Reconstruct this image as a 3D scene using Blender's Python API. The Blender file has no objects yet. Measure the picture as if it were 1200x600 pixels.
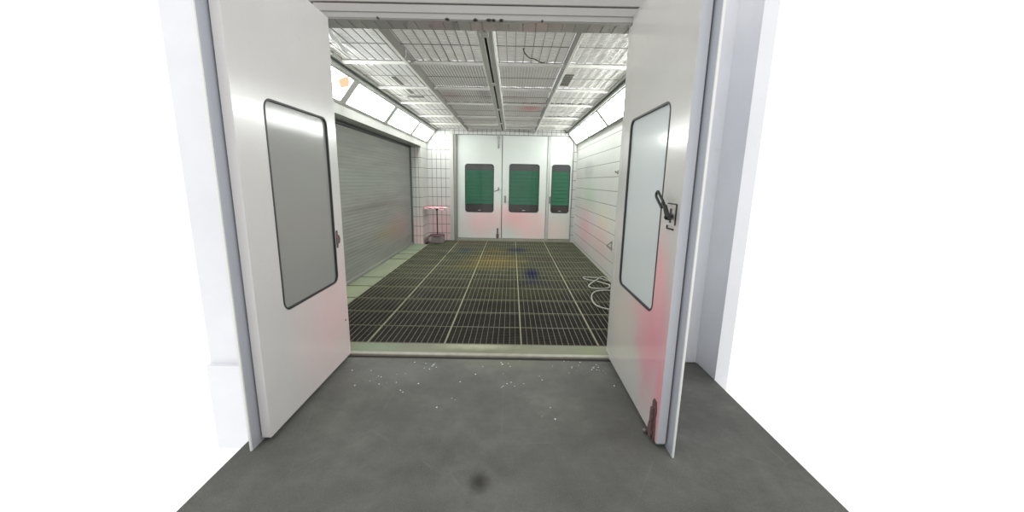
import bpy, math, random
import numpy as np
from mathutils import Matrix, Vector
random.seed(7)
C = bpy.context.scene.collection

# ------------------------------------------------------------------ mesh builder
class MB:
    """collects boxes, tubes, prisms and rings; build() links them as ONE mesh object"""
    def __init__(s): s.v = []; s.f = []
    def add(s, vs, fs):
        o = len(s.v); s.v += [tuple(map(float, p)) for p in vs]; s.f += [tuple(i + o for i in f) for f in fs]; return s
    def box(s, x0, x1, y0, y1, z0, z1):
        return s.add([(x0,y0,z0),(x1,y0,z0),(x1,y1,z0),(x0,y1,z0),(x0,y0,z1),(x1,y0,z1),(x1,y1,z1),(x0,y1,z1)],
                     [(0,3,2,1),(4,5,6,7),(0,1,5,4),(1,2,6,5),(2,3,7,6),(3,0,4,7)])
    def bbox(s, x0, x1, y0, y1, z0, z1, b=.004):
        """box whose four long upright edges and rims are chamfered"""
        vs = []; 
        for z, e in ((z0, b), (z0 + b, 0), (z1 - b, 0), (z1, b)):
            X0, X1, Y0, Y1 = x0 + e, x1 - e, y0 + e, y1 - e; c = b
            vs += [(X0+c,Y0,z),(X1-c,Y0,z),(X1,Y0+c,z),(X1,Y1-c,z),(X1-c,Y1,z),(X0+c,Y1,z),(X0,Y1-c,z),(X0,Y0+c,z)]
        fs = [tuple(range(7,-1,-1)), tuple(range(24,32))]
        for k in range(3):
            for i in range(8):
                j = (i+1) % 8; a = k*8
                fs.append((a+i, a+j, a+8+j, a+8+i))
        return s.add(vs, fs)
    def prism(s, prof, y0, y1):
        """profile of (x, z) points extruded along Y"""
        n = len(prof)
        vs = [(x, y0, z) for x, z in prof] + [(x, y1, z) for x, z in prof]
        fs = [tuple(range(n)), tuple(range(2*n-1, n-1, -1))] + [(i, i+n, (i+1) % n + n, (i+1) % n) for i in range(n)]
        return s.add(vs, fs)
    def tube(s, pts, r, n=8, closed=False):
        P = [Vector(p) for p in pts]; m = len(P); vs = []; fs = []; up = None
        for i, p in enumerate(P):
            a = P[(i-1) % m] if closed or i > 0 else p
            b = P[(i+1) % m] if closed or i < m-1 else p
            t = (b - a).normalized()
            if up is None:
                up = Vector((0,0,1)) if abs(t.z) < .9 else Vector((1,0,0))
            u = (up - t*up.dot(t)); u = u.normalized() if u.length > 1e-6 else t.orthogonal().normalized()
            up = u; w = t.cross(u)
            rr = r[i] if isinstance(r, (list, tuple)) else r
            for k in range(n):
                q = p + u*rr*math.cos(2*math.pi*k/n) + w*rr*math.sin(2*math.pi*k/n); vs.append(q[:])
        for i in range(m if closed else m-1):
            j = (i+1) % m
            for k in range(n):
                l = (k+1) % n; fs.append((i*n+k, i*n+l, j*n+l, j*n+k))
        if not closed: fs += [tuple(range(n-1,-1,-1)), tuple(range((m-1)*n, m*n))]
        return s.add(vs, fs)
    def ring(s, outer, inner, fr, n0, n1):
        """slab between two loops of (u, v) points, n0..n1 along the normal; fr maps (u, v, n) to a point"""
        m = len(outer)
        vs = [fr(u, v, n0) for u, v in outer] + [fr(u, v, n0) for u, v in inner] + [fr(u, v, n1) for u, v in outer] + [fr(u, v, n1) for u, v in inner]
        fs = []
        for i in range(m):
            j = (i+1) % m
            fs += [(i, j, m+j, m+i), (2*m+i, 3*m+i, 3*m+j, 2*m+j), (i, 2*m+i, 2*m+j, j), (m+i, m+j, 3*m+j, 3*m+i)]
        return s.add(vs, fs)
    def plate(s, loop, fr, n0, n1):
        m = len(loop)
        return s.add([fr(u, v, n0) for u, v in loop] + [fr(u, v, n1) for u, v in loop],
                     [tuple(range(m)), tuple(range(2*m-1, m-1, -1))] + [(i, i+m, (i+1) % m + m, (i+1) % m) for i in range(m)])
    def build(s, name, mat, parent=None, loc=(0,0,0), smooth=False):
        me = bpy.data.meshes.new(name); L = Vector(loc if parent is None else parent['_o'])
        me.from_pydata([(x-L[0], y-L[1], z-L[2]) for x, y, z in s.v], [], s.f)
        me.materials.append(mat)
        import bmesh
        b = bmesh.new(); b.from_mesh(me)
        bad = [f for f in b.faces if f.calc_area() < 1e-10]
        if bad: bmesh.ops.dissolve_degenerate(b, dist=1e-6, edges=b.edges)
        bmesh.ops.recalc_face_normals(b, faces=b.faces); b.to_mesh(me); b.free()
        if smooth: me.polygons.foreach_set('use_smooth', [True]*len(me.polygons))
        o = bpy.data.objects.new(name, me); C.objects.link(o)
        if parent is None: o.location = L
        else: o.parent = parent
        o['_o'] = tuple(L)
        return o

def tag(o, label=None, cat=None, group=None, kind=None):
    for k, v in (('label', label), ('category', cat), ('group', group), ('kind', kind)):
        if v: o[k] = v
    return o
def thing(name, loc, label, cat, group=None, kind=None):
    o = bpy.data.objects.new(name, None); o.empty_display_size = .1; C.objects.link(o); o.location = loc; o['_o'] = tuple(loc)
    return tag(o, label, cat, group, kind)
def struct(name, mb, mat, label, cat, loc=(0,0,0)):
    return tag(mb.build(name, mat, None, loc), label, cat, None, 'structure')

def rrect(u0, u1, v0, v1, r, k=6):
    out = []
    for cu, cv, a in ((u1-r, v1-r, 0), (u0+r, v1-r, 90), (u0+r, v0+r, 180), (u1-r, v0+r, 270)):
        for i in range(k+1):
            t = math.radians(a + 90*i/k); out.append((cu + r*math.cos(t), cv + r*math.sin(t)))
    return out
def outer_of(u0, u1, v0, v1, k=6):
    """outer rectangle with as many points as rrect, corner clusters spread along the edges next to the corner"""
    out = []
    for cu, cv, du, dv in ((u1, v1, 0, -1), (u0, v1, 1, 0), (u0, v0, 0, 1), (u1, v0, -1, 0)):
        e = .02
        nxt = {(0,-1): (-1,0), (1,0): (0,-1), (0,1): (1,0), (-1,0): (0,1)}[(du,dv)]
        h = k // 2
        for i in range(k+1):
            if i <= h: out.append((cu + du*e*(h-i)/h, cv + dv*e*(h-i)/h))
            else: out.append((cu + nxt[0]*e*(i-h)/h, cv + nxt[1]*e*(i-h)/h))
    return out
def spline(pts, n=8):
    P = [Vector(p) for p in pts]; P = [P[0]*2-P[1]] + P + [P[-1]*2-P[-2]]; out = []
    for i in range(1, len(P)-2):
        a, b, c, d = P[i-1:i+3]
        for k in range(n):
            t = k/n
            out.append(.5*((2*b) + (c-a)*t + (2*a-5*b+4*c-d)*t*t + (3*b-a-3*c+d)*t**3))
    out.append(P[-2]); return out

# ------------------------------------------------------------------ materials
def lin(c):
    return tuple(((x/255)/12.92 if x/255 <= .04045 else ((x/255+.055)/1.055)**2.4) for x in c) + (1,)
class NT:
    def __init__(s, name):
        s.m = bpy.data.materials.new(name); s.m.use_nodes = True; s.t = s.m.node_tree; s.t.nodes.clear()
        s.out = s.t.nodes.new('ShaderNodeOutputMaterial')
        s.geo = s.t.nodes.new('ShaderNodeNewGeometry')
        s.pos = s.geo.outputs['Position']
    def n(s, kind, **kw):
        x = s.t.nodes.new(kind)
        for k, v in kw.items():
            if k.startswith('i_'):
                x.inputs[k[2:]].default_value = v
            else: setattr(x, k, v)
        return x
    def l(s, a, b): s.t.links.new(a, b)
    def math(s, op, a, b=None, c=None):
        x = s.n('ShaderNodeMath', operation=op)
        for i, v in enumerate((a, b, c)):
            if v is None: continue
            if isinstance(v, (int, float)): x.inputs[i].default_value = v
            else: s.l(v, x.inputs[i])
        return x.outputs[0]
    def mix(s, fac, a, b):
        x = s.n('ShaderNodeMix', data_type='RGBA')
        if isinstance(fac, (int, float)): x.inputs[0].default_value = fac
        else: s.l(fac, x.inputs[0])
        for i, v in ((6, a), (7, b)):
            if isinstance(v, tuple): x.inputs[i].default_value = v
            else: s.l(v, x.inputs[i])
        return x.outputs[2]
    def noise(s, scale, detail=4, rough=.6, vec=None, lo=.3, hi=.7):
        x = s.n('ShaderNodeTexNoise'); x.inputs['Scale'].default_value = scale; x.inputs['Detail'].default_value = detail; x.inputs['Roughness'].default_value = rough
        s.l(vec if vec is not None else s.pos, x.inputs['Vector'])
        r = s.n('ShaderNodeMapRange'); r.inputs[1].default_value = lo; r.inputs[2].default_value = hi; s.l(x.outputs['Fac'], r.inputs[0])
        return r.outputs[0]
    def scaled(s, v):
        x = s.n('ShaderNodeVectorMath', operation='MULTIPLY'); s.l(s.pos, x.inputs[0]); x.inputs[1].default_value = v; return x.outputs[0]
    def spot(s, col, c, r, color, strength, rag=.35, scale=9, edge=0.0):
        """a stain: an ellipsoid patch with a ragged, cloudy rim"""
        a = s.n('ShaderNodeVectorMath', operation='SUBTRACT'); s.l(s.pos, a.inputs[0]); a.inputs[1].default_value = c
        b = s.n('ShaderNodeVectorMath', operation='DIVIDE'); s.l(a.outputs[0], b.inputs[0]); b.inputs[1].default_value = r
        d = s.n('ShaderNodeVectorMath', operation='LENGTH'); s.l(b.outputs[0], d.inputs[0])
        nz = s.noise(scale, 5, .65, lo=0, hi=1)
        dd = s.math('ADD', d.outputs[1], s.math('MULTIPLY', s.math('SUBTRACT', nz, .5), rag*2))
        mr = s.n('ShaderNodeMapRange', interpolation_type='SMOOTHSTEP'); s.l(dd, mr.inputs[0])
        mr.inputs[1].default_value = edge; mr.inputs[2].default_value = 1; mr.inputs[3].default_value = strength; mr.inputs[4].default_value = 0
        return s.mix(mr.outputs[0], col, lin(color))
    def sep(s):
        x = s.n('ShaderNodeSeparateXYZ'); s.l(s.pos, x.inputs[0]); return x.outputs
    def lines(s, coord, period, off, w):
        """1 on thin lines at off + k*period"""
        q = s.math('ADD', coord, -off + period*100 + w/2)
        return s.math('LESS_THAN', s.math('MODULO', q, period), w)
    def bsdf(s, col, rough=.5, metal=0, coat=0, spec=.5, bump=None, bstr=.2, bdist=.01):
        p = s.n('ShaderNodeBsdfPrincipled')
        if isinstance(col, tuple): p.inputs['Base Color'].default_value = col
        else: s.l(col, p.inputs['Base Color'])
        if isinstance(rough, (int, float)): p.inputs['Roughness'].default_value = rough
        else: s.l(rough, p.inputs['Roughness'])
        p.inputs['Metallic'].default_value = metal; p.inputs['Coat Weight'].default_value = coat; p.inputs['Specular IOR Level'].default_value = spec
        if coat: p.inputs['Coat Roughness'].default_value = .05
        if bump is not None:
            b = s.n('ShaderNodeBump'); b.inputs['Strength'].default_value = bstr; b.inputs['Distance'].default_value = bdist
            s.l(bump, b.inputs['Height']); s.l(b.outputs[0], p.inputs['Normal'])
        s.p = p; s.l(p.outputs[0], s.out.inputs[0]); return s.m

def simple(name, rgb, rough=.5, metal=0, var=.12, scale=8, spec=.5, bump=0, coat=0):
    t = NT(name); c = lin(rgb); d = tuple(x*(1-var) for x in c[:3]) + (1,)
    nz = t.noise(scale, 5)
    return t.bsdf(t.mix(nz, d, c), rough, metal, coat, spec, nz if bump else None, bump)

def white_paint(name, rgb, spots=(), rough=.35, coat=0, var=.05, tile=None, spec=.5):
    t = NT(name); c = lin(rgb)
    col = t.mix(t.noise(2.5, 6), tuple(x*(1-var) for x in c[:3])+(1,), c)
    col = t.mix(t.math('MULTIPLY', t.noise(40, 3, .7, lo=.62, hi=.75), .12), col, lin((120,110,100)))
    for sp in spots: col = t.spot(col, *sp)
    bump = None
    if tile:
        x, y, z = t.sep()
        nx = t.n('ShaderNodeSeparateXYZ'); t.l(t.geo.outputs['Normal'], nx.inputs[0])
        side = t.math('GREATER_THAN', t.math('ABSOLUTE', nx.outputs[0]), .5)
        h = t.math('ADD', t.math('MULTIPLY', side, y), t.math('MULTIPLY', t.math('SUBTRACT', 1, side), x))
        for coord, per, off, w, st, rgbl in tile(h, z):
            m = t.lines(coord, per, off, w)
            col = t.mix(t.math('MULTIPLY', m, st), col, lin(rgbl))
            bump = m if bump is None else t.math('MAXIMUM', bump, m)
        bump = t.math('MULTIPLY', bump, -1)
    return t.bsdf(col, rough, 0, coat, spec, bump, .4, .004)

PINK = (238,130,150); PALEPINK = (240,178,182); GREEN = (196,214,186)
M = {}
M['white'] = white_paint('white booth paint', (228,229,226))
M['frame_white'] = white_paint('white frame paint', (184,185,180), var=.1)
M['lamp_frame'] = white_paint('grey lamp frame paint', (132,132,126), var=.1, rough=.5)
M['beam_web'] = white_paint('dark grey rail paint', (128,127,120), var=.25, rough=.6)  # web set to a darker grey than the flange below it
M['beam_white'] = white_paint('white ceiling bar paint', (236,236,230), var=.1)
M['beam_grey'] = white_paint('dulled ceiling rail paint', (190,190,182), var=.15, rough=.45)
M['door_right'] = white_paint('glossy white door paint with pink overspray', (204,203,199), [
    ((.86,2.12,.60), (.3,.44,.66), (224,118,144), .66, .25, 4), ((.86,2.3,.85), (.3,.5,.62), PALEPINK, .62, .25, 4),
    ((.86,2.1,.95), (.3,.12,.35), PALEPINK, .6, .3, 5), ((.86,2.75,.45), (.3,.42,.5), (226,214,200), .6, .3, 5), ((.86,1.96,.2), (.3,.1,.5), PINK, .55, .3, 5)], rough=.2, coat=.25)
M['door_left'] = white_paint('glossy white door paint, faint pink', (210,208,206), [
    ((-1.36,2.8,.45), (.3,.8,.75), (238,196,198), .6, .25, 4), ((-1.36,2.97,.35), (.06,.012,.012), (60,40,35), 1, .2, 60, .5)], rough=.22, coat=.2)
M['door_edge'] = white_paint('cool white door edge paint', (190,193,198), rough=.3)
M['skin'] = white_paint('outer skin paint', (176,180,188), rough=.25, coat=.2)
M['door_rear'] = white_paint('white rear door paint with pink overspray', (202,208,203), [
    ((.1,9.68,.62), (.8,.5,.55), (228,150,156), .6, .25, 4), ((-.75,9.68,.5), (.75,.5,.7), (230,170,176), .6, .25, 4),
    ((.55,9.68,.35), (.75,.5,.75), (240,190,188), .55, .25, 4), ((1.2,9.68,.3), (.5,.5,.5), (234,200,190), .45, .25, 4)], rough=.3, coat=.1)
M['tile_rear'] = white_paint('white tile panel, rear', (188,189,186), [
    ((-1.75,9.5,.35), (.9,.8,.9), (242,188,192), .6, .25, 4)], tile=lambda h, z: [(h, .113, -1.991, .011, .9, (88,86,86)), (z, .2285, 2.241, .012, .9, (88,86,86))])
M['tile_pillar'] = white_paint('white tile panel, pillar', (198,199,195), [
    ((-2.15,8.95,.25), (.5,.6,.8), (236,196,196), .55, .25, 4)], tile=lambda h, z: [(h, .0785, -2.166, .009, .8, (96,94,92)), (z, .2265, 2.01, .012, .9, (92,90,88))])
M['wall_right'] = white_paint('white tile wall with overspray', (212,213,208), [
    ((1.6,7.9,1.25), (.5,.85,.45), (168,200,160), .5, .3, 4), ((1.6,8.1,1.78), (.5,.7,.25), (165,168,168), .5, .25, 4, .3), ((1.6,6.6,.85), (.5,.9,.5), (214,216,180), .5, .3, 4),
    ((1.6,8.1,.55), (.5,1.3,.7), (230,140,164), .5, .25, 3), ((1.6,6.7,.5), (.5,1.1,.6), (226,176,178), .5, .25, 3)],
    tile=lambda h, z: [(z, .2232, 2.275, .011, .9, (100,98,93)), (h, .113, 5.0, .008, .3, (140,138,134))])
M['outer_wall'] = white_paint('white workshop wall paint', (236,237,240), rough=.6, var=.06)
M['dark_wall'] = simple('grey booth front panel', (92,92,94), .5)
M['header'] = white_paint('off-white header paint', (168,167,163), [
    ((x,3.04,2.655), (r,.05,.011), (38,32,28), 1, .5, 60, .55) for x, r in ((-.495,.02),(-.289,.022),(-.19,.026),(-.155,.02),(-.10,.02),(.2,.01),(-1.0,.012))] +
    [((-1.25,3.04,2.8), (.35,.1,.15), (186,160,158), .35, .3, 5)], rough=.35, var=.08)
M['header_dark'] = simple('header groove', (96,95,90), .6)
M['soffit'] = white_paint('glossy grey soffit paint', (150,150,144), [((-.25,3.15,2.65), (.5,.2,.1), (122,118,108), .5, .4, 6), ((.25,3.12,2.65), (.25,.1,.1), (168,140,132), .35, .4, 8)], rough=.08, coat=.5)
M['sill'] = white_paint('worn green sill paint', (114,116,93), [
    ((.72,3.15,0), (.25,.3,.3), (104,116,78), .8, .4, 10), ((-1.2,3.2,0), (.35,.2,.3), (112,130,104), .7, .4, 12), ((-.3,3.25,0), (.5,.1,.3), (176,176,148), .6, .4, 14)], rough=.6, var=.2)
M['sill_lip'] = simple('pale worn sill lip', (158,155,142), .5, var=.25, scale=14)
M['joint'] = simple('dark floor joint', (58,52,52), .9)
M['green_plate'] = white_paint('pale green floor plate paint', (138,145,121), [((-2.15,8.4,0), (.3,.7,.3), (126,150,130), .6, .4, 6), ((-2.15,5.0,0), (.3,.4,.3), (140,150,112), .6, .4, 9)], rough=.5, var=.18)
M['pit'] = simple('dark pit', (26,25,23), .95)
M['rust'] = simple('rusty brown steel', (120,96,94), .75, .2, .45, 60, bump=.5)
M['dark_steel'] = simple('dark worn steel', (58,60,58), .4, .6, .3, 40)
M['gasket'] = simple('dark rubber gasket', (52,55,55), .5, var=.2)
M['gasket_grey'] = simple('grey rubber gasket', (92,98,98), .4, var=.2)
M['steel'] = simple('dull grey steel', (150,150,148), .4, .6, .3, 30)
M['hose'] = simple('grey rubber hose', (158,160,150), .5, var=.2, scale=30)
M['pinkpaper'] = white_paint('pink-sprayed paper cover', (238,190,196), [((-1.98,9.1,.87), (.14,.3,.05), (232,110,140), .8, .4, 12), ((-1.68,9.1,.87), (.09,.3,.04), (226,110,140), .7, .4, 12)], rough=.8)
M['mauve'] = simple('mauve dusted base lid', (122,98,100), .8, var=.3, scale=20)
M['greybox'] = simple('grey dusty box', (136,126,124), .7, var=.2, scale=20)
M['wire'] = simple('dusty dark wire', (74,70,62), .6)
M['film'] = simple('loose white film', (238,238,240), .2, var=.05)
M['vent_dark'] = simple('dark vent slot', (100,98,92), .8)
M['green_clad'] = simple('green cladding paint', (24,128,88), .45, var=.15, scale=2)
M['band_grey'] = simple('grey upper wall paint', (96,92,94), .7)
M['band_brown'] = simple('brown wall base paint', (70,58,58), .8)
M['sticker'] = simple('pale glass marking', (190,190,190), .5)
M['orange'] = None

# concrete with specks, scratches and the dark round spot
t = NT('grey workshop concrete')
a = t.mix(t.noise(1.2, 6, .65), lin((74,75,71)), lin((112,112,107)))
a = t.mix(t.math('MULTIPLY', t.noise(9, 8, .75, lo=.4, hi=.75), .5), a, lin((70,70,66)))
a = t.mix(t.math('MULTIPLY', t.noise(160, 3, .8, lo=.48, hi=.75), .5), a, lin((128,128,124)))
vo = t.n('ShaderNodeTexVoronoi', feature='DISTANCE_TO_EDGE'); vo.inputs['Scale'].default_value = 1.1; t.l(t.scaled((1.6,.8,1)), vo.inputs['Vector'])
cr = t.math('MULTIPLY', t.math('LESS_THAN', vo.outputs['Distance'], .006), t.math('MULTIPLY', t.noise(3, 4, lo=.45, hi=.6), .10))
a = t.mix(cr, a, lin((140,140,136)))
a = t.spot(a, (-.142,1.658,0), (.085,.105,.1), (46,44,42), .9, .18, 30, .05)
a = t.spot(a, (.0,2.95,0), (.7,.16,.1), (120,122,100), .35, .4, 7)
a = t.spot(a, (-.9,2.75,0), (.6,.3,.1), (118,120,118), .4, .4, 7)
a = t.spot(a, (-.75,2.2,0), (.45,.3,.1), (78,78,74), .4, .4, 7)
M['concrete'] = t.bsdf(a, .75, 0, 0, .3, t.noise(60, 6, .8), .15)

# grating paint: near rows dark and grimy, further rows green-grey; coloured spills
def grate_mat(name, near, far, k=1.0):
    t = NT(name); x, y, z = t.sep()
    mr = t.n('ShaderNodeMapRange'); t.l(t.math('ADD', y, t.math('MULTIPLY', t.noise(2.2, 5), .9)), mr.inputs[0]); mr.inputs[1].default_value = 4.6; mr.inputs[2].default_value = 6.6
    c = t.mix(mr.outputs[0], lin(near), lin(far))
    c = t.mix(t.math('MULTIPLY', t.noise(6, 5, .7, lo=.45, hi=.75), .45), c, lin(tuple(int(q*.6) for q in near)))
    for cc, rr, col, s in (((-.3,7.05,0), (.85,1.0,.4), (182,160,98), .6), ((-.75,6.6,0), (.6,.35,.4), (150,140,84), .5), ((.36,6.15,0), (.2,.6,.4), (34,38,92), .9), ((.14,8.35,0), (.35,.5,.4), (44,58,92), .75), ((-1.0,8.2,0), (.25,.45,.4), (58,92,112), .6), ((-1.35,7.7,0), (.35,.25,.4), (50,62,54), .6),
                           ((-.35,8.2,0), (.45,.6,.4), (140,122,80), .6), ((.7,7.4,0), (.45,.6,.4), (112,92,88), .45), ((.35,5.6,0), (.4,.3,.4), (70,74,110), .4), ((-.9,9.2,0), (.8,.3,.4), (150,96,90), .35), ((0.0,5.0,0), (1.0,.35,.4), (120,126,84), .35)):
        c = t.spot(c, cc, rr, tuple(int(q*k) for q in col), s, .35, 6)
    return t.bsdf(c, .6, 0, 0, .3)
M['load_bar'] = grate_mat('grimy load bars', (68,65,58), (94,96,80), .85)
M['cross_rod'] = grate_mat('dusty cross rods', (98,94,83), (124,124,103), .95)
M['edge_bar'] = grate_mat('pale panel edge bars', (150,146,126), (170,170,140))
M['seam_bar'] = grate_mat('grey seam bars', (112,112,92), (124,128,100))

# ceiling filter cloth
def filter_mat(name, rgb, pleat, pstr):
    t = NT(name); x, y, z = t.sep()
    w = t.math('SINE', t.math('ADD', t.math('MULTIPLY', y, 2*math.pi/pleat), t.math('MULTIPLY', t.noise(5, 3), 3)))
    c = t.mix(t.noise(4, 6, .7), tuple(q*.9 for q in lin(rgb)[:3])+(1,), lin(rgb))
    c = t.mix(t.math('MULTIPLY', t.math('LESS_THAN', w, -.55), pstr), c, lin((140,138,130)))
    c = t.spot(c, (.30,6.85,2.74), (.32,.62,.3), (222,112,104), .6, .35, 6)
    c = t.spot(c, (-.95,6.0,2.74), (.35,.5,.3), (196,150,140), .5, .35, 6)
    c = t.spot(c, (-.1,6.1,2.74), (.8,.22,.3), (190,150,142), .35, .35, 6)
    c = t.spot(c, (-.42,5.7,2.74), (.18,.9,.3), (140,130,142), .55, .35, 6)
    c = t.spot(c, (-1.4,4.2,2.74), (.5,1.5,.3), (226,224,234), .4, .35, 3)
    t.bsdf(c, .9, 0, 0, .2, t.math('ADD', w, t.noise(30, 4)), .5, .01)
    tr = t.n('ShaderNodeBsdfTranslucent'); t.l(c, tr.inputs[0])          # thin cloth with no slab above: world light let through to brighten the ceiling
    mx = t.n('ShaderNodeMixShader'); mx.inputs[0].default_value = .22; t.l(t.p.outputs[0], mx.inputs[1]); t.l(tr.outputs[0], mx.inputs[2]); t.l(mx.outputs[0], t.out.inputs[0])
    return t.m
M['filter'] = filter_mat('dusty filter cloth', (246,245,240), .042, .2)
M['mesh'] = simple('white wire mesh', (240,239,234), .5, var=.1, scale=20)
M['mesh_shade'] = simple('grey shade beside wires', (148,146,138), .6, var=.25, scale=20)
M['mesh_grey'] = simple('dusty grey wire mesh', (120,118,110), .6, var=.3, scale=20)  # own grey of the cross wires and soffit lines

# roller shutter
t = NT('grey roller shutter'); x, y, z = t.sep()
c = t.mix(t.noise(1.6, 6, .6, t.scaled((1,.5,5))), lin((128,131,126)), lin((148,150,144)))
c = t.mix(t.math('MULTIPLY', t.noise(2.2, 5, .7, t.scaled((1,.35,9))), .18), c, lin((120,108,100)))
for sp in (((-2.35,7.9,.55), (.4,1.2,.45), (164,134,134), .6, .3, 4), ((-2.35,7.2,.5), (.4,1.2,.22), (140,136,96), .5, .35, 4), ((-2.35,6.6,1.05), (.4,2.2,.10), (96,92,84), .5, .35, 4), ((-2.35,6.3,1.5), (.4,1.6,.3), (126,140,124), .4, .3, 4)): c = t.spot(c, *sp)
M['shutter'] = t.bsdf(c, .5, .15, 0, .4)

def glass(name, tint, dust, dustcol, ior=1.45, rough=.03):
    t = NT(name)
    tb = t.n('ShaderNodeBsdfTransparent'); tb.inputs[0].default_value = tint + (1,)
    gb = t.n('ShaderNodeBsdfGlossy'); gb.inputs['Roughness'].default_value = rough
    fr = t.n('ShaderNodeFresnel'); fr.inputs[0].default_value = ior
    db = t.n('ShaderNodeBsdfDiffuse'); db.inputs[0].default_value = lin(dustcol)
    m1 = t.n('ShaderNodeMixShader'); m1.inputs[0].default_value = dust; t.l(tb.outputs[0], m1.inputs[1]); t.l(db.outputs[0], m1.inputs[2])
    m2 = t.n('ShaderNodeMixShader'); t.l(fr.outputs[0], m2.inputs[0]); t.l(m1.outputs[0], m2.inputs[1]); t.l(gb.outputs[0], m2.inputs[2])
    t.l(m2.outputs[0], t.out.inputs[0]); return t.m
M['glass_right'] = glass('dusty pale glass', (.86,.93,.95), .75, (236,244,244), rough=.12)
M['glass_left'] = glass('dusty dark glass', (.55,.58,.58), .65, (182,182,178), rough=.12)  # dark tint and grey dust also stand in for the unlit space behind
M['glass_rear'] = glass('clear rear glass', (.90,.94,.92), .03, (170,170,170), 1.3)

def emit(name, rgb, k, streak=True):
    t = NT(name); e = t.n('ShaderNodeEmission'); e.inputs[1].default_value = k
    e.inputs[0].default_value = lin(rgb); t.l(e.outputs[0], t.out.inputs[0]); return t.m
LAMP = 21.0
M['lamp'] = emit('lit lamp diffuser', (250,253,250), LAMP)
M['orange'] = emit('orange glow of a failing tube', (255,214,172), 1.05)

# ------------------------------------------------------------------ floor, sill, pit
YF, YT, YR = 3.05, 9.60, 9.68            # opening, tile face of the rear wall, rear doors
XL, XR, ZC = -2.35, 1.60, 2.74
struct('floor', MB().box(-1.5, 1.62, .7, 3.0, -.12, 0), M['concrete'], 'grey stained concrete workshop floor in front of the booth', 'floor')
struct('trim_11', MB().box(-2.6, -1.5, 3.0, 3.06, -.9, -.1), M['outer_wall'], 'white plinth under the booth front', 'plinth')
struct('trim_1', MB().box(-1.5, 1.7, 3.0, 3.06, -.3, -.010), M['joint'], 'dark joint between the concrete and the booth sill', 'floor joint')
sl = struct('trim_2', MB().box(-2.0, 1.6, 3.06, 3.30, -.5, .004), M['sill'], 'worn green painted sill in front of the floor grating', 'sill')
lp = MB(); lp.bbox(-1.5, 1.6, 3.052, 3.105, -.012, .012, .004); lp.build('sill_lip', M['sill_lip'], sl)
struct('floor_pit', MB().box(-2.5, 1.7, 3.06, 9.75, -.75, -.5).box(-2.5, -2.37, 3.06, 9.75, -.5, -.05).box(1.6, 1.7, 3.06, 9.75, -.5, -.05).box(-2.5,1.7,9.66,9.75,-.5,-.05).box(-2.37,-1.99,3.3,9.6,-.5,-.06), M['pit'], 'dark pit below the floor grating', 'pit')

rows = [3.305, 4.67, 5.225, 5.72, 6.61, 7.13, 7.64, 8.10, 9.60]
cols = [-1.985, -1.33, -.607, .115, .843, 1.585]
rown = ['in long row at sill', 'second row from sill', 'third row from sill', 'fourth row from sill', 'fifth row from sill', 'sixth row from sill', 'seventh row from sill', 'last row by rear doors']
coln = ['beside green edge plates', 'second panel from the green plates', 'in the middle', 'second panel from the right wall', 'along right tiled wall']
for ri in range(8):
    y0, y1 = rows[ri] + .009, rows[ri+1] - .009
    for ci in range(5):
        x0, x1 = cols[ci] + .0015, cols[ci+1] - .0015
        g = thing('floor_grating', ((x0+x1)/2, (y0+y1)/2, -.035),
                  'steel floor grating %s, %s' % (rown[ri], coln[ci]), 'floor grating', 'steel floor gratings')
        w = .006
        MB().box(x0, x0+.0045, y0, y1, -.035, .002).build('edge_bar', M['edge_bar'], g); MB().box(x1-.0045, x1, y0, y1, -.035, .002).build('edge_bar', M['edge_bar'], g)
        bars = [(y0, y0+w), (y1-w, y1)]
        if ri == 0:
            bars += [(3.735, 3.745), (4.18, 4.19)]
        if ri in (3, 7):
            bars += [(y0+(y1-y0)*k/3-.005, y0+(y1-y0)*k/3+.005) for k in (1, 2)]
        for k, (a, b) in enumerate(bars): MB().box(x0+.006, x1-.006, a, b, -.033, .001).build('end_bar' if k < 2 else 'stiffener_bar', M['seam_bar'], g)
        b = MB(); n = max(4, round((y1-y0)/.030))
        for k in range(1, n):
            yy = y0 + (y1-y0)*k/n; b.box(x0+.006, x1-.006, yy-.002, yy+.002, -.034, -.006)
        b.build('bar_lattice', M['load_bar'], g)
        b = MB(); n = round((x1-x0)/.0557)
        for k in range(1, n):
            xx = x0 + (x1-x0)*k/n; b.box(xx-.0024, xx+.0024, y0+w, y1-w, -.008, .0)
        b.build('rod_lattice', M['cross_rod'], g)
pl = [(3.31,4.655), (4.685,5.205), (5.245,5.70), (5.745,7.105), (7.16,7.615), (7.665,8.075), (8.125,8.92)]
pn = ['nearest the sill', 'short, second from the sill', 'short, third from the sill', 'longest, halfway along the shutter', 'just beyond the longest plate', 'just before the plate at the pillar', 'against the tiled pillar']
for (a, b), nm in zip(pl, pn):
    tag(MB().bbox(-2.335, -1.99, a, b, -.03, .0, .004).build('edge_plate', M['green_plate'], None, (-2.16, (a+b)/2, -.03)), 'pale green floor plate beside the roller shutter, ' + nm, 'floor plate', 'pale green edge plates')

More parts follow.
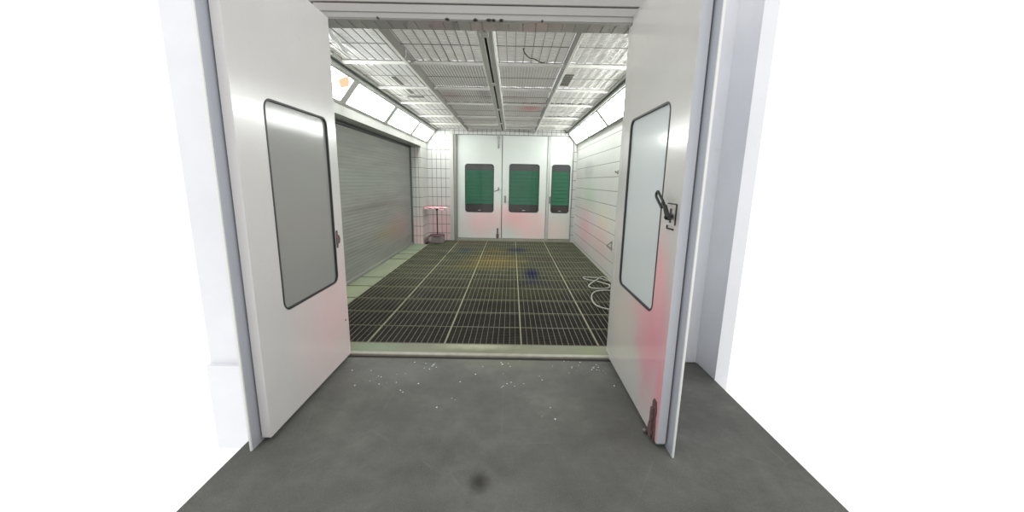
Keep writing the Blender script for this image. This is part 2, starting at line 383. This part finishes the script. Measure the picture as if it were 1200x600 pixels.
# ------------------------------------------------------------------ booth shell
struct('wall_right', MB().box(XR, 1.72, 3.24, 9.8, -.6, 2.45), M['wall_right'], 'white tiled right booth wall with pink and green overspray', 'wall')
struct('wall_left', MB().box(-2.6, -2.45, 3.06, 9.8, -.6, 3.0), M['white'], 'white wall behind the roller shutter', 'wall')
struct('wall_rear', MB().box(-2.45, -1.46, YT, 9.8, -.6, 2.9).box(-1.46, 1.7, YT, 9.8, 2.625, 2.9).box(1.512, 1.7, YT, 9.8, -.6, 2.625), M['tile_rear'], 'white tiled rear booth wall around the three doors', 'wall')
struct('trim_3', MB().box(-1.545, -1.462, YT-.012, YT, -.01, 2.70), M['frame_white'], 'plain white strip at the left of the rear doors', 'trim')
struct('trim_4', MB().box(-1.46, -1.385, YT+.005, YT+.07, -.01, 2.625).box(-1.385, 1.512, YT+.02, YT+.07, 2.612, 2.625), M['lamp_frame'], 'grey shadow-gap frame around the rear doors', 'door frame')
struct('trim_5', MB().box(-1.385, 1.512, YT+.02, 9.8, -.2, .045), M['sill_lip'], 'pale threshold strip under the rear doors', 'threshold')
struct('column_1', MB().box(-2.45, -2.1, 8.93, YT, -.02, 2.262), M['tile_pillar'], 'white tiled pillar at the far end of the roller shutter', 'pillar')
# left lamp housing with the header above the shutter; right lamp housing
struct('trim_6', MB().prism([(-2.45,2.262),(-2.10,2.262),(-2.10,2.38),(-2.12,2.40),(-1.875,2.715),(-1.84,2.76),(-1.84,2.82),(-2.45,2.82)], 3.24, 9.6), M['frame_white'], 'white sloped housing over the roller shutter, holding the left lamps', 'lamp housing')
struct('trim_7', MB().prism([(1.72,2.40),(1.60,2.40),(1.588,2.42),(1.335,2.718),(1.30,2.76),(1.30,2.82),(1.72,2.82)], 3.24, 9.6), M['frame_white'], 'white sloped housing along the right wall, holding the right lamps', 'lamp housing')
for i, (x, s, side) in enumerate(((-1.84, -1, 'left'), (1.30, 1, 'right'))):
    r = struct('trim_%d' % (8+i), MB().bbox(min(x-.012*s, x+.018*s), max(x-.012*s, x+.018*s), 3.25, 9.59, 2.715, 2.765, .004), M['beam_white'], 'white edge rail between ceiling and %s lamps' % side, 'rail')
    MB().box(min(x+.020*s, x+.030*s), max(x+.020*s, x+.030*s), 3.25, 9.59, 2.70, 2.75).build('groove', M['gasket_grey'], r)
    MB().bbox(min(x+.032*s, x+.055*s), max(x+.032*s, x+.055*s), 3.25, 9.59, 2.665, 2.725, .004).build('edge_rail', M['frame_white'], r)

# front: header, soffit, front panels
hd = struct('wall_front', MB().box(-2.16, 1.72, 3.04, 3.24, 2.70, 3.3).box(.97, 1.72, 3.05, 3.24, -.1, 2.70), M['header'], 'off-white booth front with the header over the open doors', 'wall')
MB().bbox(-2.16, .97, 3.012, 3.04, 2.752, 3.3, .003).build('header_panel', M['header'], hd)
MB().bbox(-1.46, .955, 3.02, 3.04, 2.690, 2.745, .003).box(-1.46, .955, 3.03, 3.05, 2.6545, 2.70).build('header_board', M['header'], hd)
MB().box(-2.16, .97, 3.0385, 3.0395, 2.744, 2.753).build('groove', M['header_dark'], hd)
MB().bbox(-1.46, .955, 3.036, 3.06, 2.651, 2.668, .003).build('lip', M['header'], hd)
MB().box(-1.46, .965, 3.06, 3.24, 2.655, 2.70).build('soffit', M['soffit'], hd)
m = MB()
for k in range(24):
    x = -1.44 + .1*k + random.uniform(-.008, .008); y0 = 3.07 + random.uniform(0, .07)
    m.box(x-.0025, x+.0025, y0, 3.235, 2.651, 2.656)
m.build('wire_mesh', M['mesh_grey'], hd)
struct('wall_left_front', MB().box(-2.6, -1.46, 3.05, 3.24, -.1, 2.70).box(-2.6, -2.16, 3.05, 3.24, 2.70, 3.3), M['outer_wall'], 'white booth front panel behind the left door', 'wall')
struct('wall_right_outer', MB().box(1.62, 1.72, 2.72, 3.05, -.1, 3.3).box(1.0, 1.62, 3.035, 3.05, -.02, 3.3), M['outer_wall'], 'white workshop wall corner beyond the right door', 'wall')

# ------------------------------------------------------------------ roller shutter
sh = thing('roller_shutter', (XL, 6.1, 0), 'grey slatted metal roller shutter along the left side of the booth', 'roller shutter')
prof = []; n = 44; p = 2.235/n
pts = []
for k in range(n):
    for q, d in ((0,0), (.12,.0008), (.3,.0014), (.5,.0016), (.7,.0014), (.88,.0008), (.97,0)):
        pts.append((XL + d, .01 + (k+q)*p))
pr = [(XL-.02, .01)] + pts + [(XL-.02, 2.24)]
MB().prism(pr, 3.3, 8.87).build('slat_curtain', M['shutter'], sh)
MB().bbox(XL-.03, XL+.035, 8.87, 8.925, 0, 2.26, .004).build('guide_rail', M['gasket_grey'], sh)
MB().bbox(XL-.03, XL+.03, 3.3, 8.87, 2.215, 2.258, .004).build('head_rail', M['gasket'], sh)
MB().bbox(XL-.01, XL+.028, 3.3, 8.87, .0, .05, .004).build('bottom_bar', M['shutter'], sh)

# ------------------------------------------------------------------ ceiling grid and filter panels
beam = struct('ceiling_rail', MB().bbox(-.318, -.262, 3.25, 9.55, 2.695, 2.765, .004).bbox(-.238, -.182, 3.25, 9.55, 2.695, 2.765, .004), M['beam_grey'], 'wide double ceiling rail with a dark slot down the booth centre', 'ceiling rail')
MB().box(-.262, -.238, 3.42, 9.5, 2.705, 2.72).build('slot', M['pit'], beam)
MB().bbox(-.184, -.172, 3.25, 9.55, 2.69, 2.765, .003).build('edge_strip', M['white'], beam)
for yy in (3.42, 5.05, 6.75, 8.3):
    MB().bbox(-.285, -.215, yy-.05, yy+.05, 2.684, 2.70, .004).build('clip', M['beam_grey'], beam)
for x, s, nm in ((-1.08, 1, 'left'), (.536, -1, 'right')):
    b = struct('ceiling_rail', MB().bbox(x-.007, x+.007, 3.25, 9.55, 2.66, 2.765, .003), M['beam_web'], 'narrow lengthwise ceiling rail in the %s half of the ceiling' % nm, 'ceiling rail')
    MB().bbox(x-.012+.006*-s, x+.012+.006*-s, 3.25, 9.55, 2.650, 2.661, .003).build('flange', M['beam_white'], b)
crows = [3.24, 4.35, 5.45, 6.46, 7.68, 8.66, 9.6]
ccols = [-1.84, -1.08, -.25, .536, 1.30]
ordn = ['nearest', 'second', 'third', 'fourth', 'fifth']
for k, yy in enumerate(crows[1:-1]):
    struct('ceiling_bar', MB().bbox(-1.83, 1.29, yy-.016, yy+.016, 2.708, 2.735, .004), M['beam_white'], 'thin white bar across the ceiling, %s from the entrance' % ordn[k], 'ceiling bar')
crn = ['in the front row', 'in the second row', 'in the third row', 'in the fourth row', 'in the fifth row', 'in the rear row']
ccn = ['beside the left lamps', 'left of the slotted centre rail', 'right of the slotted centre rail', 'beside the right lamps']
for ri in range(6):
    y0, y1 = crows[ri]+.018, crows[ri+1]-.018
    for ci in range(4):
        x0, x1 = ccols[ci]+.024, ccols[ci+1]-.024
        if ci == 1: x1 = -.322
        if ci == 2: x0 = -.168
        if ci == 0: x0 = -1.822
        if ci == 3: x1 = 1.282
        g = thing('ceiling_filter_panel', ((x0+x1)/2, (y0+y1)/2, 2.735), 'white wire-meshed ceiling filter panel %s, %s' % (crn[ri], ccn[ci]), 'ceiling filter panel', 'ceiling filter panels')
        nx, ny = 14, 26; vs = []; fs = []
        rs = random.Random(ri*7+ci)
        ph = rs.random()*6
        for j in range(ny+1):
            for i in range(nx+1):
                x, y = x0+(x1-x0)*i/nx, y0+(y1-y0)*j/ny
                z = 2.752 + .004*math.sin(i*1.9+ph+.4*j) + .004*rs.random() + .004*math.sin(j*2.1+ph)
                vs.append((x, y, z))
        for j in range(ny):
            for i in range(nx):
                a = j*(nx+1)+i; fs.append((a, a+1, a+nx+2, a+nx+1))
        m = MB(); m.add(vs, fs); m.build('filter_cloth', M['filter'], g, smooth=True)
        m = MB()
        dense = ri > 0 and ci in (1, 2)
        pitch = .034 if dense else .087
        n = round((x1-x0)/pitch); r = .0022 if dense else .003
        for k in range(0, n+1):
            x = x0 + .006 + (x1-x0-.012)*k/n
            m.box(x-r, x+r, y0, y1, 2.734, 2.740)
        m.build('wire_mesh', M['mesh'], g)
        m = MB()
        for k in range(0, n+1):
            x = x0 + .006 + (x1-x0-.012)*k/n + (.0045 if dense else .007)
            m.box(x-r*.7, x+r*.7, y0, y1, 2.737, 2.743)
        m.build('shade_mesh', M['mesh_shade'], g)  # grey strips beside the white wires, painted in as their shade
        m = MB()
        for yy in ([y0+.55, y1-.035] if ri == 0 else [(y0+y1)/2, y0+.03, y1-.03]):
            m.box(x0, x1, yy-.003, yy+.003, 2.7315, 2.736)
        m.build('wire_lattice', M['mesh_grey'], g)
        if (ri, ci) == (1, 3):
            m = MB()
            for k in range(6):
                y = 4.70 + .09*k; m.box(.565, .70, y, y+.05, 2.724, 2.733)
            m.build('vent_grille', M['vent_dark'], g)
        if (ri, ci) == (1, 0): MB().box(-1.50, -1.455, 4.95, 5.33, 2.726, 2.735).build('vent_grille', M['vent_dark'], g)
        if (ri, ci) == (2, 0):
            MB().box(-1.49, -1.44, 5.50, 5.82, 2.726, 2.735).build('vent_grille', M['vent_dark'], g)
            MB().box(-1.60, -1.35, 6.02, 6.08, 2.726, 2.735).build('vent_grille', M['vent_dark'], g)

# loose bits hanging from the ceiling mesh
tag(MB().tube(spline([(.085,3.86,2.735),(.10,3.93,2.715),(.15,4.02,2.70),(.20,4.09,2.712),(.25,4.13,2.70),(.305,4.21,2.71),(.32,4.26,2.733)], 6), .006, 6).build('hanging_wire', M['wire'], None, (.2,4.05,2.735), True),
    'dark loose wire sagging from the ceiling mesh right of the slotted rail', 'wire')
tag(MB().tube(spline([(-1.02,3.86,2.70),(-1.05,3.95,2.67),(-1.10,4.06,2.665),(-1.06,4.14,2.68),(-1.12,4.22,2.675),(-1.07,4.28,2.70)], 6), .006, 6).build('hanging_cable_tie', M['film'], None, (-1.07,4.1,2.70), True),
    'white loose cable tie curling below the left ceiling rail', 'cable tie')
v = []; f = []
for i in range(13):
    tt = i/12; y = 3.34+.66*tt; x = -1.56-.08*tt+.012*math.sin(9*tt); w = .035*(1-.5*tt)+.004*math.sin(17*tt); dz = 2.705+.012*math.sin(14*tt)
    v += [(x-w, y, dz+.012), (x, y, dz-.008), (x+w*.7, y+.01, dz+.02), (x-w, y, dz+.016), (x, y, dz-.003), (x+w*.7, y+.01, dz+.024)]
for i in range(12):
    a = i*6; b = a+6
    f += [(a,a+1,b+1,b),(a+1,a+2,b+2,b+1),(a+3,b+3,b+4,a+4),(a+4,b+4,b+5,a+5),(a,b,b+3,a+3),(a+2,a+5,b+5,b+2)]
tag(MB().add(v, f).build('hanging_film_strip', M['film'], None, (-1.6,3.6,2.73)), 'torn shiny white film strip hanging from the ceiling above the left door', 'film strip')

# ------------------------------------------------------------------ sloped lamps
def lamp(side, y0, y1, label, orange=False):
    # frame of the slope: along the slope (v: 0 top .. 1 bottom), along Y, outwards n
    if side == 'L': T, B = Vector((-1.885,0,2.702)), Vector((-2.118,0,2.402)); N = Vector((B.z-T.z, 0, T.x-B.x)); N = Vector((.79,0,-.613))
    else: T, B = Vector((1.345,0,2.706)), Vector((1.586,0,2.422)); N = Vector((-.763,0,-.647))
    fr = lambda u, v, n: tuple(T + (B-T)*v + N*n + Vector((0,u,0)))
    o = thing('ceiling_light', fr((y0+y1)/2, .5, 0), label, 'light', 'sloped lamps on both booth sides')
    g = .078 if side == 'L' else .052
    out = [(y1,1.0),(y0,1.0),(y0,0.0),(y1,0.0)]; inn = [(y1-g,.91),(y0+g,.91),(y0+g,.145),(y1-g,.145)]
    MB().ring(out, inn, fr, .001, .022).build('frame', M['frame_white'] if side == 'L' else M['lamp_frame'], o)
    i2 = [(y1-g+.012,.93),(y0+g-.012,.93),(y0+g-.012,.125),(y1-g+.012,.125)]
    MB().plate(i2, fr, .003, .008).build('diffuser', M['lamp'], o)
    if orange:
        MB().plate([(y1-g-.14+(.13+.02*math.sin(3*a))*math.cos(a), .34+(.17+.03*math.cos(4*a))*math.sin(a)) for a in [k*math.pi/8 for k in range(16)]], fr, .009, .010).build('glowing_tube_end', M['orange'], o)
    return o
for side, y0, y1, lb, og in (
        ('L', 3.27, 4.885, 'lit sloped lamp with an orange glowing end, nearest on the left side', True), ('L', 4.885, 6.49, 'lit sloped lamp above the shutter, second from the entrance', False),
        ('L', 6.49, 8.08, 'lit sloped lamp above the shutter, third from the entrance', False), ('L', 8.08, 9.58, 'lit sloped lamp above the tiled pillar at the left rear corner', False),
        ('R', 8.09, 9.58, 'lit sloped lamp in the right rear corner by the narrow door', False), ('R', 6.49, 8.09, 'lit sloped lamp in the middle of the right wall top', False),
        ('R', 4.885, 6.49, 'lit sloped lamp on the right side cut off by the open door', False), ('R', 3.27, 4.885, 'added unseen sloped lamp behind the open right door, keeping the light even', False)):  # nearest right lamp is out of sight, added to even the booth light
    lamp(side, y0, y1, lb, og)

# ------------------------------------------------------------------ doors
def leaf(door, fr, u0, u1, v0, v1, win, mat, thick, gmat, pane, gw=.018, rad=.05, zero=0):
    """panel with a rounded window: fr(u, v, n), n = 0 on the face seen, positive into the leaf"""
    wu0, wu1, wv0, wv1 = win
    MB().ring(outer_of(u0, u1, v0, v1), rrect(wu0+.004, wu1-.004, wv0+.004, wv1-.004, rad), fr, 0, thick).build('door_panel', mat, door)
    MB().ring(rrect(wu0, wu1, wv0, wv1, rad+.004), rrect(wu0+gw, wu1-gw, wv0+gw, wv1-gw, max(.01, rad-gw)), fr, -.003, .02).build('window_gasket', gmat, door)
    return MB().plate(rrect(wu0+.006, wu1-.006, wv0+.006, wv1-.006, rad-.004), fr, .012, .017).build('window_pane', pane, door)

# right door, swung open to the near right
dr = thing('door_1', (.89, 3.03, .02), 'open white booth door on the right with pink overspray and long window', 'door', None, 'structure')
frR = lambda u, v, n: (.86+n, u, v)
leaf(dr, frR, 1.93, 3.03, .03, 2.70, (2.17, 2.885, .73, 1.955), M['door_right'], .052, M['gasket'], M['glass_right'], .011, .06)
MB().bbox(.86, .912, 3.03, 3.115, .045, 2.645, .006).build('hinge_stile', M['door_right'], dr)
MB().box(.8625, .9118, 1.928, 1.9305, .03, 2.70).build('edge_face', M['door_edge'], dr)
MB().ring(outer_of(1.862, 3.02, .0, 2.72), rrect(2.19, 2.865, .75, 1.935, .05), frR, .062, .074).build('outer_skin', M['skin'], dr)
MB().ring(outer_of(1.955, 3.02, .05, 2.69), rrect(2.165, 2.89, .725, 1.96, .05), frR, .0515, .0625).build('core', M['gasket_grey'], dr)
MB().box(.923, .9335, 1.853, 1.8625, .0, 2.72).build('skin_edge', M['white'], dr)
# lever handle with its keeper plate
hp = MB().bbox(.8545, .8605, 1.972, 2.083, 1.282, 1.398, .002).build('lock_plate', M['door_right'], dr)
MB().box(.8540, .8605, 1.968, 1.974, 1.29, 1.402).box(.8540, .8605, 1.975, 2.085, 1.398, 1.402).box(.8540, .8605, 1.985, 2.07, 1.262, 1.270).box(.8540,.8605,2.065,2.072,1.262,1.285).build('plate_rim', M['dark_steel'], hp)
MB().box(.851, .8600, 2.017, 2.037, 1.30, 1.375).build('key_slot', M['gasket'], hp)
lv = MB().tube([(.858,2.022,1.335),(.80,1.945,1.335)], [.016,.014], 10)
lv.tube([(.80,1.94,1.335),(.80,2.008,1.408)], [.010,.009], 8).tube([(.812,1.942,1.325),(.812,2.002,1.392)], [.009,.008], 8)
loop = []
A, Bq = Vector((.80,2.022,1.398)), Vector((.80,2.098,1.445)); d = (Bq-A).normalized(); nn = Vector((0,-d.z,d.y))
for k in range(12):
    a = math.pi*k/11 - math.pi/2; loop.append(tuple(Bq + d*.016*math.cos(a) + nn*.018*math.sin(a)))
for k in range(12):
    a = math.pi*k/11 + math.pi/2; loop.append(tuple(A + d*.016*math.cos(a) + nn*.018*math.sin(a)))
lv.tube(loop, .0075, 8, True)
lv.build('lever_handle', M['dark_steel'], dr, smooth=True)
# rusted foot bolt
fb = MB()
pts = [(1.975,.255),(2.0,.262),(2.018,.24),(2.018,.2),(2.026,.19),(2.026,.15),(2.036,.14),(2.034,.10),(2.048,.085),(2.062,.03),(2.060,.012),(2.035,.006),(2.01,.02),(1.985,.03),(1.965,.0),(1.955,.012),(1.962,.10),(1.968,.16),(1.962,.2)]
fb.plate([(u, v) for u, v in pts], lambda u, v, n: (.860-n, u, v+.012), -.001, .008)
fb.bbox(.838, .853, 1.985, 2.01, .03, .22, .003).bbox(.842, .853, 1.975, 2.025, .05, .075, .003).bbox(.842,.853,1.975,2.022,.16,.185,.003)
fo = fb.build('foot_bolt', M['rust'], dr)
MB().tube([(.845,2.05,.02),(.838,2.075,.012)], .011, 8).build('bolt_tip', M['steel'], fo)
MB().bbox(.862, .912, 1.945, 1.985, .004, .032, .003).build('bottom_shoe', M['gasket_grey'], dr)

# left door, swung open to the near left, mirrored
dl = thing('door_2', (-1.39, 3.02, .02), 'open white booth door at the left frame edge with dark window', 'door', None, 'structure')
frL = lambda u, v, n: (-1.36-n, u, v)
leaf(dl, frL, 1.93, 3.025, .03, 2.645, (2.17, 2.89, .70, 1.93), M['door_left'], .052, M['gasket'], M['glass_left'], .011, .06)
MB().ring(outer_of(1.862, 3.02, .0, 2.66), rrect(2.19, 2.865, .72, 1.915, .05), frL, .062, .074).build('outer_skin', M['skin'], dl)
MB().ring(outer_of(1.955, 3.02, .05, 2.63), rrect(2.165, 2.89, .695, 1.94, .05), frL, .0515, .0625).build('core', M['gasket_grey'], dl)
MB().box(-1.4335, -1.423, 1.853, 1.8625, .0, 2.66).build('skin_edge', M['white'], dl)
MB().plate([(2.905,1.10),(2.925,1.105),(2.93,1.07),(2.955,1.06),(2.968,1.03),(2.955,1.0),(2.93,.995),(2.925,.965),(2.905,.97)], frL, -.005, .001).build('latch_strike', M['rust'], dl)

# rear doors
frD = lambda u, v, n: (u, YR+n, v)
def rear(name, x0, x1, win, label):
    d = thing(name, ((x0+x1)/2, YR, .05), label, 'door', None, 'structure')
    leaf(d, frD, x0, x1, .062, 2.612, win, M['door_rear'], .06, M['gasket'], M['glass_rear'], .022, .07)
    xc = (win[0]+win[1])/2
    MB().box(xc-.035, xc+.035, YR+.008, YR+.012, win[2]+.045, win[2]+.06).build('glass_marking', M['sticker'], d)
    return d
d3 = rear('door_3', -1.378, -.262, (-1.185, -.455, .718, 1.925), 'white rear booth door with lever handle and bolts, left of three')
d4 = rear('door_4', -.243, .868, (-.075, .690, .732, 1.940), 'white middle rear booth door with green seen through its window')
d5 = rear('door_5', .945, 1.503, (.992, 1.462, .730, 1.940), 'narrow white rear booth door in the right corner')
struct('trim_10', MB().bbox(.876, .938, YR-.015, YR+.06, .045, 2.612, .004), M['frame_white'], 'white post between the middle and narrow rear doors', 'door post')
m = MB().tube([(-.335,YR,1.31),(-.335,YR-.05,1.31)], .016, 10).tube([(-.335,YR-.05,1.315),(-.36,YR-.055,1.285),(-.42,YR-.055,1.262),(-.455,YR-.05,1.255)], .011, 8).bbox(-.355,-.325,YR-.008,YR+.001,1.27,1.36,.002)
m.build('lever_handle', M['steel'], d3, smooth=False)
b = MB().bbox(-.365,-.325,YR-.012,YR+.001,2.30,2.60,.003).tube([(-.345,YR-.02,2.40),(-.345,YR-.02,2.61)], .011, 8).bbox(-.375,-.315,YR-.022,YR-.002,2.54,2.575,.003)
b.build('top_bolt', M['steel'], d3)
b = MB().bbox(-.37,-.33,YR-.012,YR+.001,.07,.32,.003).tube([(-.35,YR-.022,.05),(-.35,YR-.022,.30)], .014, 8).bbox(-.385,-.315,YR-.024,YR-.002,.06,.17,.004)
b.build('bottom_bolt', M['rust'], d3)
for dd, xx, z in ((d4, -.168, 1.06), (d5, .968, 1.06)):
    b = MB().bbox(xx-.022, xx+.022, YR-.010, YR+.001, z-.09, z+.09, .003).tube([(xx,YR,z+.02),(xx,YR-.035,z+.02)], .014, 8).bbox(xx-.012,xx+.012,YR-.035,YR-.012,z-.07,z-.01,.003)
    b.build('lock_plate', M['steel'], dd)

# outside the rear doors: dark ground, banded wall with ribbed green cladding
struct('ground', MB().box(-5, 5, 9.8, 12.3, -.3, -.05), M['band_brown'], 'dark ground behind the rear doors', 'ground')
ow = struct('wall_outside', MB().box(-5, 5, 12.1, 12.3, -.05, 4.0), M['band_grey'], 'grey wall seen through the rear door windows', 'wall')
g = MB()
for k in range(9):
    z = .79 + k*.1165; g.bbox(-5, 5, 12.04, 12.1, z, z+.113, .006)
g.build('green_cladding', M['green_clad'], ow)
MB().bbox(-5, 5, 12.06, 12.1, -.05, .785, .004).build('wall_base', M['band_brown'], ow)

# ------------------------------------------------------------------ stand by the pillar
st = thing('paint_stand', (-1.8, 9.15, 0), 'small stand with pink-sprayed paper top and grey box base by rear wall', 'stand')
v = []; f = []; nx, ny = 16, 6
for lay in (0, 1):
    for j in range(ny+1):
        for i in range(nx+1):
            x = -2.075 + .51*i/nx + (.012*math.sin(j*2.2) if i in (0, nx) else 0); y = 8.98 + .34*j/ny + (.012*math.sin(i*1.7) if j in (0, ny) else 0)
            z = .872 + .006*math.sin(i*1.3+j) - (.028+.016*math.sin(i*1.1) + (.02 if 10 < i < 15 else 0) if j in (0, ny) else 0) - (.016 if i in (0, nx) else 0)
            v.append((x, y, z - .006*lay))
o2 = (nx+1)*(ny+1)
for j in range(ny):
    for i in range(nx):
        a = j*(nx+1)+i; f += [(a, a+1, a+nx+2, a+nx+1), (o2+a, o2+a+nx+1, o2+a+nx+2, o2+a+1)]
rim = [i for i in range(nx+1)] + [(nx+1)*j+nx for j in range(1, ny+1)] + [(nx+1)*ny+i for i in range(nx-1,-1,-1)] + [(nx+1)*j for j in range(ny-1,0,-1)]
for a, b in zip(rim, rim[1:]+rim[:1]): f.append((a, o2+a, o2+b, b))
MB().add(v, f).build('paper_cover', M['pinkpaper'], st, smooth=True)
MB().bbox(-2.03, -1.61, 9.0, 9.30, .835, .858, .004).build('tray', M['greybox'], st)
MB().tube([(-1.80,9.15,.18),(-1.80,9.15,.84)], .013, 10).tube([(-1.80,9.15,.79),(-1.80,9.15,.84)], .03, 10).build('pole', M['dark_steel'], st)
MB().bbox(-1.93, -1.64, 9.03, 9.26, .003, .165, .012).build('base_box', M['greybox'], st)
lid = [(-1.80+.175*math.cos(a)*(1+.05*math.sin(3*a)), 9.15+.14*math.sin(a)) for a in [k*math.pi/12 for k in range(24)]]
MB().plate(lid, lambda u, v, n: (u, v, n), .165, .205).build('base_lid', M['mauve'], st)
MB().tube(spline([(-1.93,9.1,.18),(-1.99,9.08,.16),(-2.02,9.06,.10),(-2.01,9.05,.04),(-1.97,9.04,.025)], 5), .022, 8).build('foot_lever', M['mauve'], st, smooth=True)

# ------------------------------------------------------------------ hose, hook, peg, flakes
cam_pts = [(1.47,5.95,.02),(1.44,5.72,.02),(1.30,5.52,.02),(1.22,5.44,.02),(1.17,5.32,.022),(1.20,5.24,.024),(1.30,5.22,.024),(1.40,5.30,.022),(1.42,5.42,.03),(1.36,5.50,.035),(1.29,5.48,.04),(1.30,5.36,.035),(1.34,5.30,.03)]
h1 = [(1.50,5.62,.03),(1.40,5.78,.03),(1.30,5.84,.022),(1.20,5.88,.02),(1.16,5.80,.02),(1.20,5.70,.022),(1.30,5.62,.026),(1.40,5.48,.03),(1.46,5.34,.035),(1.40,5.22,.03),(1.28,5.19,.024),(1.18,5.24,.02),(1.15,5.33,.02),(1.20,5.45,.028),(1.32,5.60,.045),(1.42,5.78,.045),(1.50,5.86,.03),(1.54,5.6,.02),(1.53,5.3,.018),(1.45,5.15,.018),(1.30,5.13,.016),(1.19,5.07,.016),(1.115,4.93,.016),(1.075,4.76,.016),(1.06,4.60,.016),(1.07,4.47,.016),(1.12,4.38,.016),(1.20,4.32,.016),(1.32,4.29,.016),(1.45,4.40,.016),(1.52,4.7,.016)]
tag(MB().tube(spline(h1, 8), .0105, 8).build('air_hose', M['hose'], None, (1.3,5.2,0), True), 'grey air hose lying in loose loops on the grating by the right wall', 'hose')
hk = MB().tube([(1.602,5.90,.60),(1.53,5.95,.525),(1.602,5.88,.465)], .009, 6).tube([(1.598,5.90,.61),(1.598,5.88,.45)], .010, 6)
tag(hk.build('hose_hook', M['steel'], None, (1.6,6.0,.5)), 'small triangular wire hook low on the right tiled wall', 'hook')
tag(MB().tube([(1.60,5.83,1.67),(1.565,5.83,1.67),(1.555,5.83,1.69)], .012, 8).bbox(1.594,1.601,5.80,5.86,1.64,1.70,.002).build('wall_peg', M['steel'], None, (1.6,5.83,1.67)), 'tiny grey peg at eye level on the right tiled wall', 'peg')
m = MB(); rs = random.Random(3)
cl = [(-.62,2.88,.05,9), (-.95,2.62,.10,7), (-.05,2.92,.03,5), (.0,2.60,.06,5), (.6,2.93,.1,9), (.72,2.86,.06,7), (-.45,2.52,.25,4), (.3,2.6,.25,4), (-.2,2.4,.4,6), (-1.0,2.7,.25,6), (.2,2.85,.3,6)]
for cx, cy, sp, n in cl:
    for k in range(n):
        x, y = cx+rs.gauss(0, sp), cy+rs.gauss(0, sp*.6); y = min(y, 2.99); x = max(-1.25, min(.8, x)); s = rs.uniform(.002, .0065)
        a = rs.random()*3; c, q = math.cos(a)*s, math.sin(a)*s
        m.add([(x+c,y+q,.0005),(x-q,y+c*1.6,.0005),(x-c*1.3,y-q,.0005),(x+q,y-c,.0005),(x,y,.003)], [(0,1,4),(1,2,4),(2,3,4),(3,0,4),(3,2,1,0)])
tag(m.build('paint_flakes', M['film'], None, (0,2.8,0)), 'tiny white paint flakes scattered on the concrete before the sill', 'paint flakes', None, 'stuff')

# ------------------------------------------------------------------ light, camera
W = bpy.data.worlds.new('daylight'); bpy.context.scene.world = W; W.use_nodes = True
W.node_tree.nodes['Background'].inputs[0].default_value = (1,1,1,1); W.node_tree.nodes['Background'].inputs[1].default_value = 1.2

f = 442.; ro = math.radians(1.02)
r = np.array([math.cos(ro), math.sin(ro)]); d = np.array([-math.sin(ro), math.cos(ro)])
vp = np.array([0., -87.]); Y = np.array([vp@r, vp@d, f]); Y /= np.linalg.norm(Y)
Zd = np.array([0,1.,0]); Zd = Zd - Y*(Zd@Y); Zd /= np.linalg.norm(Zd); X = np.cross(Zd, Y); Z = -Zd
W3 = lambda c: Vector((float(c@X), float(c@Y), float(c@Z)))
rt, up, fw = W3(np.array([r[0], d[0], 0])), W3(np.array([-r[1], -d[1], 0])), W3(np.array([0,0,1.]))
cam = bpy.data.cameras.new('camera'); cam.sensor_width = 36; cam.lens = f/1200*36; cam.clip_start = .05
co = bpy.data.objects.new('camera', cam); C.objects.link(co)
co.matrix_world = Matrix(((rt.x,up.x,-fw.x,0),(rt.y,up.y,-fw.y,0),(rt.z,up.z,-fw.z,1.5),(0,0,0,1)))
sc = bpy.context.scene; sc.camera = co
vs = sc.view_settings; vs.view_transform = 'Standard'; vs.look = 'None'; vs.gamma = 1; vs.exposure = 0; vs.use_curve_mapping = False
sc.cycles.max_bounces = 10; sc.cycles.diffuse_bounces = 6; sc.cycles.transparent_max_bounces = 12
sc.cycles.caustics_reflective = False; sc.cycles.caustics_refractive = False
sc.cycles.use_denoising = True
for o in bpy.data.objects:
    if '_o' in o: del o['_o']
